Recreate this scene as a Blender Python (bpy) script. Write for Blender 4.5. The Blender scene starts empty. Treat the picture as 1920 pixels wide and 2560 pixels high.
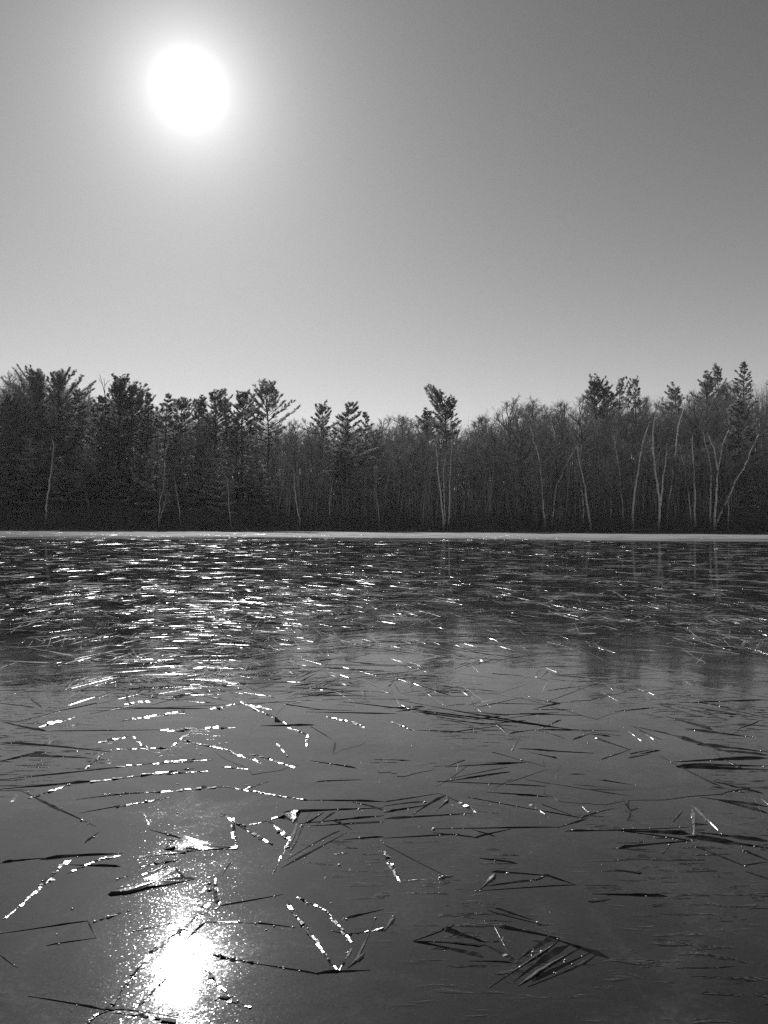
import bpy, math, random
import numpy as np
from mathutils import Matrix, Vector

scene = bpy.context.scene
col = scene.collection
R = math.radians
rng = np.random.default_rng(7)
random.seed(7)

# ------------------------------------------------------------------ camera
EYE = 1.0                      # metres above the ice
F, CX, CY = 1934.0, 960.0, 1280.0
PITCH, ROLL = 1.05, 0.33
cam_d = bpy.data.cameras.new('camera')
cam_d.sensor_fit = 'VERTICAL'
cam_d.sensor_height = 24.0
cam_d.sensor_width = 18.0
cam_d.lens = 24.0 * F / 2560.0
cam_d.clip_start = 0.05
cam_d.clip_end = 6000
cam = bpy.data.objects.new('camera', cam_d)
col.objects.link(cam)
CAM_M = Matrix.Translation((0, 0, EYE)) @ Matrix.Rotation(R(90 + PITCH), 4, 'X') @ Matrix.Rotation(R(ROLL), 4, 'Z')
cam.matrix_world = CAM_M
scene.camera = cam
CAM3 = np.array(CAM_M.to_3x3())


def ray(px, py):
    d = CAM3 @ np.array([(px - CX) / F, -(py - CY) / F, -1.0])
    return d / np.linalg.norm(d)


def at_depth(px, py, Y):
    d = ray(px, py)
    return np.array([0, 0, EYE]) + d * (Y / d[1])


def on_ice(px, py):
    d = ray(px, py)
    return np.array([0, 0, EYE]) + d * (-EYE / d[2])


# ------------------------------------------------------------------ sky, sun, exposure
SUN_DIR = ray(472, 222)
SUN_EL = math.asin(SUN_DIR[2])
SUN_AZ = math.atan2(SUN_DIR[0], SUN_DIR[1])       # from +Y towards +X
SKY_GAIN = 0.063
world = bpy.data.worlds.new('World')
scene.world = world
world.use_nodes = True
nt = world.node_tree
nt.nodes.clear()


class NG:
    """small node-graph helper"""
    def __init__(s, tree): s.t = tree
    def n(s, typ, **kw):
        nd = s.t.nodes.new(typ)
        for k, v in kw.items():
            if isinstance(k, str) and hasattr(nd, k): setattr(nd, k, v)
        return nd
    def link(s, a, b): s.t.links.new(a, b)
    def put(s, sock, v):
        if hasattr(v, 'is_output'): s.link(v, sock)
        elif v is not None: sock.default_value = v
    def math(s, op, a, b=None, c=None, clamp=False):
        nd = s.n('ShaderNodeMath', operation=op, use_clamp=clamp)
        for i, v in enumerate((a, b, c)): s.put(nd.inputs[i], v)
        return nd.outputs[0]
    def vmath(s, op, a, b=None, scale=None):
        nd = s.n('ShaderNodeVectorMath', operation=op)
        s.put(nd.inputs[0], a); s.put(nd.inputs[1], b)
        if scale is not None: s.put(nd.inputs['Scale'], scale)
        return nd.outputs['Value'] if op in ('DOT_PRODUCT', 'LENGTH', 'DISTANCE') else nd.outputs[0]
    def range(s, v, a, b, c=0.0, d=1.0, mode='SMOOTHSTEP'):
        nd = s.n('ShaderNodeMapRange', interpolation_type=mode)
        s.put(nd.inputs['Value'], v)
        for k, x in (('From Min', a), ('From Max', b), ('To Min', c), ('To Max', d)): s.put(nd.inputs[k], x)
        return nd.outputs[0]
    def noise(s, vec, scale, detail=3.0, rough=0.5, dist=0.0):
        nd = s.n('ShaderNodeTexNoise')
        s.put(nd.inputs['Vector'], vec); s.put(nd.inputs['Scale'], scale)
        nd.inputs['Detail'].default_value = detail; nd.inputs['Roughness'].default_value = rough
        nd.inputs['Distortion'].default_value = dist
        return nd.outputs[0]


g = NG(nt)
sky = g.n('ShaderNodeTexSky', sky_type='NISHITA', sun_disc=False)
sky.sun_elevation = SUN_EL
sky.sun_rotation = SUN_AZ
sky.air_density = 1.0
sky.dust_density = 0.1
sky.ozone_density = 1.0
sep = g.n('ShaderNodeSeparateColor')
g.link(sky.outputs[0], sep.inputs[0])
# black-and-white conversion through a warm filter, as panchromatic film would see it
lum = g.math('ADD', g.math('MULTIPLY', sep.outputs[0], 0.75), g.math('MULTIPLY', sep.outputs[1], 0.25))
lum = g.math('MULTIPLY', g.math('POWER', lum, 1.5), 0.78)      # film contrast
lum = g.math('DIVIDE', lum, g.math('ADD', 1.0, g.math('DIVIDE', lum, 25.0)))
# the sun and its aureole in the hazy air, by angle from the sun direction
tc = g.n('ShaderNodeTexCoord')
cosang = g.vmath('DOT_PRODUCT', g.vmath('NORMALIZE', tc.outputs['Generated']), tuple(SUN_DIR))
ang = g.math('MULTIPLY', g.math('ARCCOSINE', g.math('MINIMUM', cosang, 1.0)), 180 / math.pi)
core = g.math('MULTIPLY', g.math('EXPONENT', g.math('MULTIPLY', g.math('POWER', g.math('DIVIDE', ang, 1.15), 2.0), -1.0)), 60.0)
halo = g.math('MULTIPLY', g.math('EXPONENT', g.math('DIVIDE', ang, -2.5)), 20.0)
wide = g.math('MULTIPLY', g.math('EXPONENT', g.math('DIVIDE', ang, -14.0)), 2.4)
# pale haze low over the horizon, all the way round
dirz = g.n('ShaderNodeSeparateXYZ'); g.link(g.vmath('NORMALIZE', tc.outputs['Generated']), dirz.inputs[0])
lum = g.math('ADD', lum, g.math('MULTIPLY', g.math('EXPONENT', g.math('DIVIDE', g.math('ABSOLUTE', dirz.outputs[2]), -0.16)), 3.1))
tot = g.math('ADD', g.math('ADD', lum, core), g.math('ADD', halo, wide))
comb = g.n('ShaderNodeCombineColor')
for i in range(3): g.link(tot, comb.inputs[i])
bg = g.n('ShaderNodeBackground')
g.link(comb.outputs[0], bg.inputs[0])
bg.inputs[1].default_value = SKY_GAIN
wo = g.n('ShaderNodeOutputWorld')
g.link(bg.outputs[0], wo.inputs[0])

sun_d = bpy.data.lights.new('sun', 'SUN')
sun_d.energy = 5.0
sun_d.angle = R(0.55)
sun_d.color = (1, 1, 1)        # a black-and-white picture
sun = bpy.data.objects.new('sun', sun_d)
col.objects.link(sun)
sun.rotation_euler = Vector(SUN_DIR).to_track_quat('Z', 'Y').to_euler()
sun.location = (-40, 120, 90)

scene.view_settings.view_transform = 'Standard'
scene.view_settings.look = 'None'
scene.view_settings.exposure = 0.0
scene.view_settings.gamma = 1.0
scene.view_settings.use_curve_mapping = False
scene.render.engine = 'CYCLES'
scene.cycles.max_bounces = 6
scene.cycles.diffuse_bounces = 3
scene.cycles.glossy_bounces = 4
scene.cycles.transparent_max_bounces = 8
scene.cycles.sample_clamp_direct = 12.0
scene.cycles.sample_clamp_indirect = 3.0
scene.cycles.use_denoising = False
scene.cycles.filter_width = 1.4


# ------------------------------------------------------------------ materials (greys: the picture is black and white)
def grey(v): return (v, v, v, 1)


def mat_new(name):
    m = bpy.data.materials.new(name)
    m.use_nodes = True
    m.node_tree.nodes.clear()
    k = NG(m.node_tree)
    out = k.n('ShaderNodeOutputMaterial')
    return m, k, out


def bsdf(k, color=None, rough=0.8, ior=1.45, normal=None, spec=None):
    b = k.n('ShaderNodeBsdfPrincipled')
    if color is not None: k.put(b.inputs['Base Color'], grey(color) if isinstance(color, (int, float)) else color)
    k.put(b.inputs['Roughness'], rough)
    k.put(b.inputs['IOR'], ior)
    if spec is not None: k.put(b.inputs['Specular IOR Level'], spec)
    if normal is not None: k.put(b.inputs['Normal'], normal)
    return b


def mat_ice_sheet():
    m, k, out = mat_new('black_lake_ice')
    pos = k.n('ShaderNodeNewGeometry').outputs['Position']
    nrm = k.n('ShaderNodeNewGeometry').outputs['Normal']
    xyz = k.n('ShaderNodeSeparateXYZ'); k.link(pos, xyz.inputs[0])
    Y = xyz.outputs[1]
    # gentle undulation and grain of the frozen surface
    und = k.noise(pos, 1.3, 2.0)
    grain = k.noise(pos, 34.0, 2.0)
    # frozen ripples: short low ridges, in patches
    mp = k.n('ShaderNodeMapping'); k.link(pos, mp.inputs[0])
    mp.inputs['Rotation'].default_value = (0, 0, R(-14)); mp.inputs['Scale'].default_value = (9, 40, 1)
    rip = k.range(k.noise(mp.outputs[0], 1.0, 3.0, 0.55, 0.6), 0.56, 0.72)
    spot = k.math('MULTIPLY', k.range(xyz.outputs[0], -0.1, 0.5), k.range(Y, 2.3, 3.1, 1.0, 0.0))
    patch = k.math('MAXIMUM', k.range(k.noise(pos, 0.75, 2.0), 0.52, 0.64), k.math('MULTIPLY', spot, k.range(k.noise(pos, 3.0, 2.0), 0.4, 0.6)))
    rip = k.math('MULTIPLY', rip, patch)
    h = k.math('ADD', k.math('MULTIPLY', und, 0.006), k.math('MULTIPLY', grain, 0.00005))
    h = k.math('ADD', h, k.math('MULTIPLY', k.noise(pos, 7.0, 4.0, 0.55, 0.5), 0.0011))
    h = k.math('ADD', h, k.math('MULTIPLY', rip, 0.002))
    bump = k.n('ShaderNodeBump'); bump.inputs['Strength'].default_value = 1.0; bump.inputs['Distance'].default_value = 1.0
    k.link(h, bump.inputs['Height'])
    # frost grains: some cells of the surface lie a few degrees off level
    vor = k.n('ShaderNodeTexVoronoi', feature='F1'); k.link(pos, vor.inputs['Vector']); vor.inputs['Scale'].default_value = 420
    vs = k.n('ShaderNodeSeparateColor'); k.link(vor.outputs['Color'], vs.inputs[0])
    near = k.range(Y, 5.0, 14.0, 1.0, 0.0)
    amt = k.math('MULTIPLY', k.range(vs.outputs[2], 0.4, 0.97, 0.006, 0.10), near)
    off = k.n('ShaderNodeCombineXYZ')
    k.link(k.math('MULTIPLY', k.math('SUBTRACT', vs.outputs[0], 0.5), amt), off.inputs[0])
    k.link(k.math('MULTIPLY', k.math('SUBTRACT', vs.outputs[1], 0.5), amt), off.inputs[1])
    N = k.vmath('NORMALIZE', k.vmath('ADD', bump.outputs[0], off.outputs[0]))
    cloud = k.range(k.noise(pos, 2.2, 5.0, 0.62, 0.8), 0.45, 0.75)
    fine = k.range(k.noise(pos, 60.0, 3.0), 0.4, 0.7)
    milk = k.math('MULTIPLY', cloud, k.math('MULTIPLY_ADD', fine, 0.6, 0.4))
    cv = k.math('MULTIPLY_ADD', milk, 0.05, 0.003)
    cc = k.n('ShaderNodeCombineColor')
    for i in range(3): k.link(cv, cc.inputs[i])
    ice = bsdf(k, cc.outputs[0], k.math('MULTIPLY_ADD', milk, 0.05, 0.038), 2.0, N)
    # wind-blown dusting of frost on the ice towards the far shore
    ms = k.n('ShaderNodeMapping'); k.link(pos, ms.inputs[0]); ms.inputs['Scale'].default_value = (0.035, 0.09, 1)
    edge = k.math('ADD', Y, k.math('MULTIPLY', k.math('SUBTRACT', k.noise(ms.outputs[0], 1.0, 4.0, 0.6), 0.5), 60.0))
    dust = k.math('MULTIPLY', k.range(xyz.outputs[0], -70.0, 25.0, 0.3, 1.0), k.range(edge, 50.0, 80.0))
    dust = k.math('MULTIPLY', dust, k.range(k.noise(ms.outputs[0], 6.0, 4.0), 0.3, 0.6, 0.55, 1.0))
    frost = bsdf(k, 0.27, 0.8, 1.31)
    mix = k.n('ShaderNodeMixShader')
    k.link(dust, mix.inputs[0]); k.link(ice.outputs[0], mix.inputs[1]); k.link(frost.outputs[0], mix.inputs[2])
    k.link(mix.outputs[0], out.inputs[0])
    return m


def mat_blade(name, lo, hi, scale, rough, relief=1.0):
    m, k, out = mat_new(name)
    pos = k.n('ShaderNodeNewGeometry').outputs['Position']
    h = k.math('ADD', k.math('MULTIPLY', k.noise(pos, 45.0, 2.0), 0.0009), k.math('MULTIPLY', k.noise(pos, 160.0, 1.0), 0.00018))
    bump = k.n('ShaderNodeBump'); bump.inputs['Strength'].default_value = relief; bump.inputs['Distance'].default_value = 1.0
    k.link(h, bump.inputs['Height'])
    colr = k.range(k.noise(pos, scale, 3.0), 0.38, 0.66, lo, hi)
    cc = k.n('ShaderNodeCombineColor')
    for i in range(3): k.link(colr, cc.inputs[i])
    b = bsdf(k, cc.outputs[0], rough, 1.6, bump.outputs[0])
    k.link(b.outputs[0], out.inputs[0])
    return m


def mat_matte(name, lo, hi, scale, rough=0.85, translucent=0.0):
    m, k, out = mat_new(name)
    tcn = k.n('ShaderNodeTexCoord')
    oi = k.n('ShaderNodeObjectInfo')
    v = k.range(k.noise(tcn.outputs['Object'], scale, 4.0), 0.3, 0.7, lo, hi)
    v = k.math('MULTIPLY', v, k.range(oi.outputs['Random'], 0, 1, 0.75, 1.25, 'LINEAR'))
    cc = k.n('ShaderNodeCombineColor')
    for i in range(3): k.link(v, cc.inputs[i])
    b = bsdf(k, cc.outputs[0], rough, 1.45, None, 0.25)
    if translucent:
        t = k.n('ShaderNodeBsdfTranslucent'); k.link(cc.outputs[0], t.inputs[0])
        mix = k.n('ShaderNodeMixShader'); mix.inputs[0].default_value = translucent
        k.link(b.outputs[0], mix.inputs[1]); k.link(t.outputs[0], mix.inputs[2])
        k.link(mix.outputs[0], out.inputs[0])
    else:
        k.link(b.outputs[0], out.inputs[0])
    return m


def mat_birch():
    m, k, out = mat_new('birch_bark')
    tcn = k.n('ShaderNodeTexCoord')
    mp = k.n('ShaderNodeMapping'); k.link(tcn.outputs['Object'], mp.inputs[0]); mp.inputs['Scale'].default_value = (1.2, 1.2, 3.2)
    v = k.range(k.noise(mp.outputs[0], 1.0, 4.0, 0.65), 0.36, 0.5, 0.25, 0.72)
    cc = k.n('ShaderNodeCombineColor')
    for i in range(3): k.link(v, cc.inputs[i])
    k.link(bsdf(k, cc.outputs[0], 0.7).outputs[0], out.inputs[0])
    return m


M_ICE = mat_ice_sheet()
M_BLADE = mat_blade('ice_crystal', 0.012, 0.05, 12.0, 0.14)
M_FROSTED = mat_blade('frosted_ice_crystal', 0.04, 0.32, 1.1, 0.10)
M_DROP = mat_blade('frozen_droplet', 0.12, 0.3, 12.0, 0.3, 0.0)
M_PALE = mat_blade('milky_ice_crystal', 0.04, 0.11, 25.0, 0.2)
M_NEEDLE = mat_matte('pine_needles', 0.16, 0.28, 0.35, 0.6, 0.55)
M_LIT_NEEDLE = mat_matte('lit_pine_needles', 0.36, 0.56, 0.3, 0.55, 0.45)  # paler copy of the needles: light on the boughs painted into the colour
M_PBARK = mat_matte('pine_bark', 0.06, 0.12, 2.0)
M_BARK = mat_matte('hardwood_bark', 0.06, 0.13, 1.5)
M_TWIG = mat_matte('bare_twigs', 0.22, 0.36, 0.6)
M_BIRCH = mat_birch()
M_LITTER = mat_matte('leaf_litter', 0.05, 0.12, 0.5)
M_BRUSH = mat_matte('brush_stems', 0.07, 0.13, 0.4)
M_DEAD = mat_matte('pale_log_wood', 0.15, 0.3, 1.0)


# ------------------------------------------------------------------ mesh helpers
class MB:
    def __init__(s): s.v, s.t, s.n = [], [], 0
    def add(s, v, t):
        v = np.asarray(v, float).reshape(-1, 3); t = np.asarray(t, int).reshape(-1, 3)
        s.v.append(v); s.t.append(t + s.n); s.n += len(v)
    def tubes(s, p0, p1, r0, r1, sides=5):
        """tapered sticks, vectorised"""
        p0 = np.atleast_2d(np.asarray(p0, float)); p1 = np.atleast_2d(np.asarray(p1, float)); n = len(p0)
        r0 = np.broadcast_to(np.asarray(r0, float), (n,)); r1 = np.broadcast_to(np.asarray(r1, float), (n,))
        d = p1 - p0; d = d / np.maximum(np.linalg.norm(d, axis=1, keepdims=True), 1e-9)
        hlp = np.where(np.abs(d[:, 2:3]) > 0.9, [[1.0, 0, 0]], [[0, 0, 1.0]])
        u = np.cross(d, hlp); u /= np.linalg.norm(u, axis=1, keepdims=True); w = np.cross(d, u)
        a = np.arange(sides) * 2 * math.pi / sides
        ring = u[:, None] * np.cos(a)[None, :, None] + w[:, None] * np.sin(a)[None, :, None]
        v = np.concatenate([p0[:, None] + ring * r0[:, None, None], p1[:, None] + ring * r1[:, None, None]], 1)
        i = np.arange(sides); j = (i + 1) % sides
        tt = np.concatenate([np.stack([i, j, sides + j], 1), np.stack([i, sides + j, sides + i], 1)])
        tt = (np.arange(n) * 2 * sides)[:, None, None] + tt[None]
        s.add(v.reshape(-1, 3), tt.reshape(-1, 3))
    def spikes(s, p0, p1, r):
        """three-sided twigs that end in a point"""
        p0 = np.atleast_2d(p0); p1 = np.atleast_2d(p1); n = len(p0)
        r = np.broadcast_to(np.asarray(r, float), (n,))
        d = p1 - p0; d = d / np.maximum(np.linalg.norm(d, axis=1, keepdims=True), 1e-9)
        hlp = np.where(np.abs(d[:, 2:3]) > 0.9, [[1.0, 0, 0]], [[0, 0, 1.0]])
        u = np.cross(d, hlp); u /= np.linalg.norm(u, axis=1, keepdims=True); w = np.cross(d, u)
        a = np.arange(3) * 2 * math.pi / 3
        ring = u[:, None] * np.cos(a)[None, :, None] + w[:, None] * np.sin(a)[None, :, None]
        v = np.concatenate([p0[:, None] + ring * r[:, None, None], p1[:, None]], 1)
        tt = np.array([[0, 1, 3], [1, 2, 3], [2, 0, 3]])
        tt = (np.arange(n) * 4)[:, None, None] + tt[None]
        s.add(v.reshape(-1, 3), tt.reshape(-1, 3))
    def needles(s, c, d, l, w, rg):
        """flat pointed needle bundles: one triangle each"""
        n = len(c)
        d = d / np.maximum(np.linalg.norm(d, axis=1, keepdims=True), 1e-9)
        q = np.cross(d, rg.normal(size=(n, 3))); q /= np.maximum(np.maximum(np.linalg.norm(q, axis=1, keepdims=True), 0.03), 1e-9)
        v = np.stack([c - q * w[:, None], c + q * w[:, None], c + d * l[:, None]], 1)
        s.add(v.reshape(-1, 3), np.arange(3 * n).reshape(-1, 3))
    def mesh(s, name, mat, smooth=False):
        v = np.concatenate(s.v); t = np.concatenate(s.t)
        me = bpy.data.meshes.new(name)
        me.vertices.add(len(v)); me.vertices.foreach_set('co', v.astype(np.float32).ravel())
        me.loops.add(len(t) * 3); me.loops.foreach_set('vertex_index', t.astype(np.int32).ravel())
        me.polygons.add(len(t))
        me.polygons.foreach_set('loop_start', np.arange(0, len(t) * 3, 3, dtype=np.int32))
        me.polygons.foreach_set('loop_total', np.full(len(t), 3, dtype=np.int32))
        me.polygons.foreach_set('use_smooth', np.broadcast_to(np.asarray(smooth, dtype=bool), (len(t),)))
        me.update(calc_edges=True)
        me.materials.append(mat)
        return me


def link(name, me, parent=None, loc=None, rz=0.0, sc=None):
    o = bpy.data.objects.new(name, me)
    col.objects.link(o)
    if parent is not None: o.parent = parent
    if loc is not None: o.location = loc
    if rz: o.rotation_euler = (0, 0, rz)
    if sc is not None: o.scale = sc
    return o


def tag(o, label, cat=None, group=None, kind=None):
    o['label'] = label
    if cat: o['category'] = cat
    if group: o['group'] = group
    if kind: o['kind'] = kind
    return o


# ------------------------------------------------------------------ terrain
def shore(X):
    X = np.asarray(X, float)
    return 141 + 2.0 * np.sin(X * 0.045 + 0.6) + 0.9 * np.sin(X * 0.19 + 2) + 0.4 * np.sin(X * 0.71)


def hill(X, Y):
    X = np.asarray(X, float); Y = np.asarray(Y, float)
    gx = np.interp(X, [-400, -110, -78, -45, -8, 25, 55, 85, 120, 400], [10, 20, 18.5, 13, 7.5, 8.5, 15, 20, 22, 12])
    t = np.clip((Y - shore(X) - 2) / 62, 0, 1); t = t * t * (3 - 2 * t)
    back = np.clip((Y - 225) / 160, 0, 1); back = back * back * (3 - 2 * back)
    bank = np.clip((Y - shore(X)) / 2.0, 0, 1) * 0.55
    bumps = 0.35 * np.sin(X * 0.31 + Y * 0.22) + 0.25 * np.sin(X * 0.83 - Y * 0.4)
    z = bank + gx * t * (1 - 0.75 * back) + bumps * np.clip((Y - shore(X) - 1) / 8, 0, 1)
    return np.where(Y < shore(X), -0.6, z)


def build_terrain():
    xs = np.concatenate([[-3000, -1500, -800, -500, -350, -250, -190], np.arange(-150, 151, 1.5), [190, 250, 350, 500, 800, 1500, 3000]])
    ys = np.concatenate([[-1500, -500, -120, -60, 0, 60, 110, 130], np.arange(134, 152, 0.75), np.arange(152, 262, 2.5), [275, 300, 330, 370, 420, 520, 800, 1500, 4000]])
    X, Y = np.meshgrid(xs, ys)
    Z = hill(X, Y)
    Z = np.where(np.abs(X) > 160, np.maximum(Z, np.clip((np.abs(X) - 160) / 60, 0, 1) * 3.0), Z)
    Z = np.where(Y < -12, 0.6, Z)
    n, m_ = X.shape
    idx = np.arange(n * m_).reshape(n, m_)
    a, b, c, d = idx[:-1, :-1].ravel(), idx[:-1, 1:].ravel(), idx[1:, 1:].ravel(), idx[1:, :-1].ravel()
    mb = MB(); mb.add(np.stack([X, Y, Z], 2).reshape(-1, 3), np.concatenate([np.stack([a, b, c], 1), np.stack([a, c, d], 1)]))
    o = link('ground', mb.mesh('ground', M_LITTER, True))
    tag(o, 'leaf strewn wooded hillside rising behind the far shore', kind='structure')
    return o


build_terrain()
mb = MB()
mb.add([(-220, -8, 0), (220, -8, 0), (220, 146, 0), (-220, 146, 0)], [(0, 1, 2), (0, 2, 3)])
lake = link('lake_ice', mb.mesh('lake_ice', M_ICE))
tag(lake, 'smooth dark frozen lake surface mirroring sky and trees', kind='structure')


# ------------------------------------------------------------------ bare hardwoods
def bare_tree(seed, H=18.0, fork=0.35, spread=1.0, fine=1.0):
    rg = np.random.default_rng(seed)
    tr, cr = MB(), MB()
    n = 9
    zs = np.linspace(0, 1, n)
    wander = np.cumsum(rg.normal(0, 0.012, (n, 2)), 0) * H
    wander -= wander[0]
    P = np.column_stack([wander, zs * H * 0.86])
    P[0, 2] = -0.4
    r0 = H * 0.0095 + 0.03
    rad = r0 * (1 - zs) ** 0.8 + 0.02; rad[0] *= 1.35
    tr.tubes(P[:-1], P[1:], rad[:-1], rad[1:], 7)

    def point(t):
        f = t * (n - 1); i = min(int(f), n - 2); w = f - i
        return P[i] * (1 - w) + P[i + 1] * w

    S1, S2, S3 = [], [], []
    nb = rg.integers(13, 18)
    for b in range(nb):
        t = fork + (1 - fork) * ((b + rg.uniform(0, 0.9)) / nb)
        t = min(t, 0.995)
        base = point(t)
        az = b * 2.4 + rg.normal(0, 0.5)
        el = R(rg.uniform(38, 62)) + 0.35 * (t - 0.5)
        L = H * rg.uniform(0.2, 0.34) * (1.25 - 0.75 * t) * spread
        d = np.array([math.cos(az) * math.cos(el), math.sin(az) * math.cos(el), math.sin(el)])
        rb = rad[min(int(t * (n - 1)), n - 1)] * rg.uniform(0.4, 0.6) + 0.015
        p = base; k = 5; pts = [p]
        for i in range(k):
            d = d + rg.normal(0, 0.13, 3) + np.array([0, 0, 0.10]); d /= np.linalg.norm(d)
            p = p + d * L / k; pts.append(p)
        pts = np.array(pts); rr = rb * (1 - np.linspace(0, 1, k + 1)) ** 0.8 + 0.016
        tr.tubes(pts[:-1], pts[1:], rr[:-1], rr[1:], 5)
        for j in range(rg.integers(6, 9)):
            u = rg.uniform(0.25, 1.0) * k; i = min(int(u), k - 1)
            q = pts[i] + (pts[i + 1] - pts[i]) * (u - i)
            dd = (pts[i + 1] - pts[i]); dd /= np.linalg.norm(dd)
            e = dd + rg.normal(0, 0.55, 3) + np.array([0, 0, 0.2]); e /= np.linalg.norm(e)
            l2 = L * rg.uniform(0.25, 0.5)
            q1 = q + e * l2 * 0.55; e2 = e + rg.normal(0, 0.25, 3) + np.array([0, 0, 0.15]); e2 /= np.linalg.norm(e2)
            q2 = q1 + e2 * l2 * 0.45
            S1 += [(q, q1, 0.028, 0.02), (q1, q2, 0.02, 0.012)]
            for m in range(int(rg.integers(5, 8) * fine)):
                w = rg.uniform(0.15, 1)
                a = q + (q1 - q) * w / 0.55 if w < 0.55 else q1 + (q2 - q1) * (w - 0.55) / 0.45
                e3 = e2 + rg.normal(0, 0.6, 3) + np.array([0, 0, 0.25]); e3 /= np.linalg.norm(e3)
                l3 = rg.uniform(0.45, 1.1) * H / 18
                b3 = a + e3 * l3
                S2.append((a, b3))
                for x in range(2):
                    w2 = rg.uniform(0.2, 0.8); e4 = e3 + rg.normal(0, 0.6, 3) + np.array([0, 0, 0.2]); e4 /= np.linalg.norm(e4)
                    a4 = a + (b3 - a) * w2
                    S3.append((a4, a4 + e4 * rg.uniform(0.25, 0.6) * H / 18))
    A = np.array([s[0] for s in S1]); B = np.array([s[1] for s in S1])
    cr.tubes(A, B, np.array([s[2] for s in S1]), np.array([s[3] for s in S1]), 3)
    cr.spikes(np.array([s[0] for s in S2]), np.array([s[1] for s in S2]), 0.02)
    cr.spikes(np.array([s[0] for s in S3]), np.array([s[1] for s in S3]), 0.015)
    top = max(P[-1, 2], cr_top(cr))
    return tr, cr, top


def cr_top(mb): return float(np.percentile(np.concatenate(mb.v)[:, 2], 99.5))


BARE = []
for s_ in range(7):
    tr, cr, top = bare_tree(100 + s_, 18, [0.3, 0.42, 0.5, 0.35, 0.25, 0.55, 0.4][s_], [1, 0.8, 1.05, 1.15, 1.2, 0.7, 0.9][s_])
    BARE.append((tr.mesh('bare_trunk', M_BARK), cr.mesh('bare_crown', M_TWIG), top))


def tree_obj(name, trunk_me, crown_me, loc, rz, sc, label, cat, group=None):
    e = bpy.data.objects.new(name, None)
    e.empty_display_size = 0.5
    col.objects.link(e)
    e.location = loc; e.rotation_euler = (0, 0, rz); e.scale = sc
    tag(e, label, cat, group)
    link('trunk', trunk_me, e)
    if crown_me: link('crown', crown_me, e)
    return e


SKYL_X = [-500, 0, 60, 100, 150, 190, 250, 330, 420, 480, 560, 640, 720, 800, 880, 950, 1000, 1060, 1150, 1210, 1250, 1275, 1330, 1400, 1450, 1500, 1600, 1680, 1750, 1850, 1900, 1920, 2400]
SKYL_Y = [915, 928, 930, 945, 955, 965, 985, 1000, 1015, 1020, 1030, 1035, 1042, 1047, 1047, 1040, 1036, 1038, 1042, 1032, 1012, 1003, 1010, 1006, 992, 990, 988, 978, 968, 950, 930, 920, 900]


def px_of(X, Y): return CX + F * X / Y


def place_bare(X, Y, drop, label, group, hmin=7.0, hmax=26.0):
    px = px_of(X, Y)
    ztop = at_depth(px, np.interp(px, SKYL_X, SKYL_Y) + drop, Y)[2]
    z0 = float(hill(X, Y))
    Ht = min(max(ztop - z0, hmin), hmax)
    tr, cr, top = BARE[rng.integers(len(BARE))]
    s = Ht / top
    sx = s * rng.uniform(1.1, 1.5)
    return tree_obj('bare_tree', tr, cr, (X, Y, z0), rng.uniform(0, 6.28), (sx, sx, s), label, 'tree', group)


for i in range(96):                       # along the ridge, against the sky
    X = -98 + 196 * (i + rng.uniform(0, 1)) / 96
    place_bare(X, rng.uniform(186, 216), rng.gamma(1.2, 9), 'slender leafless tree along the ridge, its fine twigs against the sky', 'leafless trees on the ridge', 9)
for i in range(84):                       # on the slope
    X = -88 + 176 * (i + rng.uniform(0, 1)) / 84
    place_bare(X, rng.uniform(160, 186), rng.uniform(18, 75), 'leafless grey tree in the dense wood halfway up the slope', 'leafless trees on the slope', 9)
for i in range(64):                       # near the water
    X = -80 + 160 * (i + rng.uniform(0, 1)) / 64
    if X < -26 and i % 3: continue
    place_bare(X, rng.uniform(145, 160), rng.uniform(60, 190), 'short leafless tree low on the bank above the frozen lake', 'leafless trees on the bank', 6, 17)


for px, Yt, dr, lab in ((1262, 166, -14, 'tall leafless tree whose twigs stand clear of the canopy by the dim bent birch'), (1345, 170, -8, 'leafless tree with a lacy domed top over the strongly leaning birch'), (1440, 168, -12, 'crooked leafless tree reaching up beside the windswept pine'), (40, 178, -6, 'leafless tree with brush-like top beside the flat-crowned pine')):
    place_bare((px - CX) / F * Yt, Yt, dr, lab, None)


# ------------------------------------------------------------------ pines
def prof_layer(t): return (0.55 + 0.45 * min(1, t / 0.25)) * (1 - t) ** 0.75 + 0.06
def prof_round(t): return math.sin(math.pi * min(1, (t * 0.88 + 0.14))) ** 0.7 * 0.95 + 0.05
def prof_umbrella(t): return math.sin(math.pi * (0.55 * t + 0.17)) * (1 - 0.62 * t) * 1.25
def prof_spire(t): return (1 - t) ** 0.9 + 0.05


STYLE = {  # profile, elevation low..high, curl, level step, branches per level, skip, density
    'layer': (prof_layer, -7, 38, 0.12, 1.5, 7, 0.1, 1.15),
    'round': (prof_round, 0, 62, 0.22, 0.62, 4, 0.15, 0.9),
    'umbrella': (prof_umbrella, 14, 56, 0.12, 0.55, 4, 0.2, 0.9),
    'spire': (prof_spire, 0, 42, 0.25, 0.85, 4, 0.2, 1.0),
    'arms': (prof_umbrella, 10, 66, 0.5, 0.8, 3, 0.25, 1.0),
}


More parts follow.
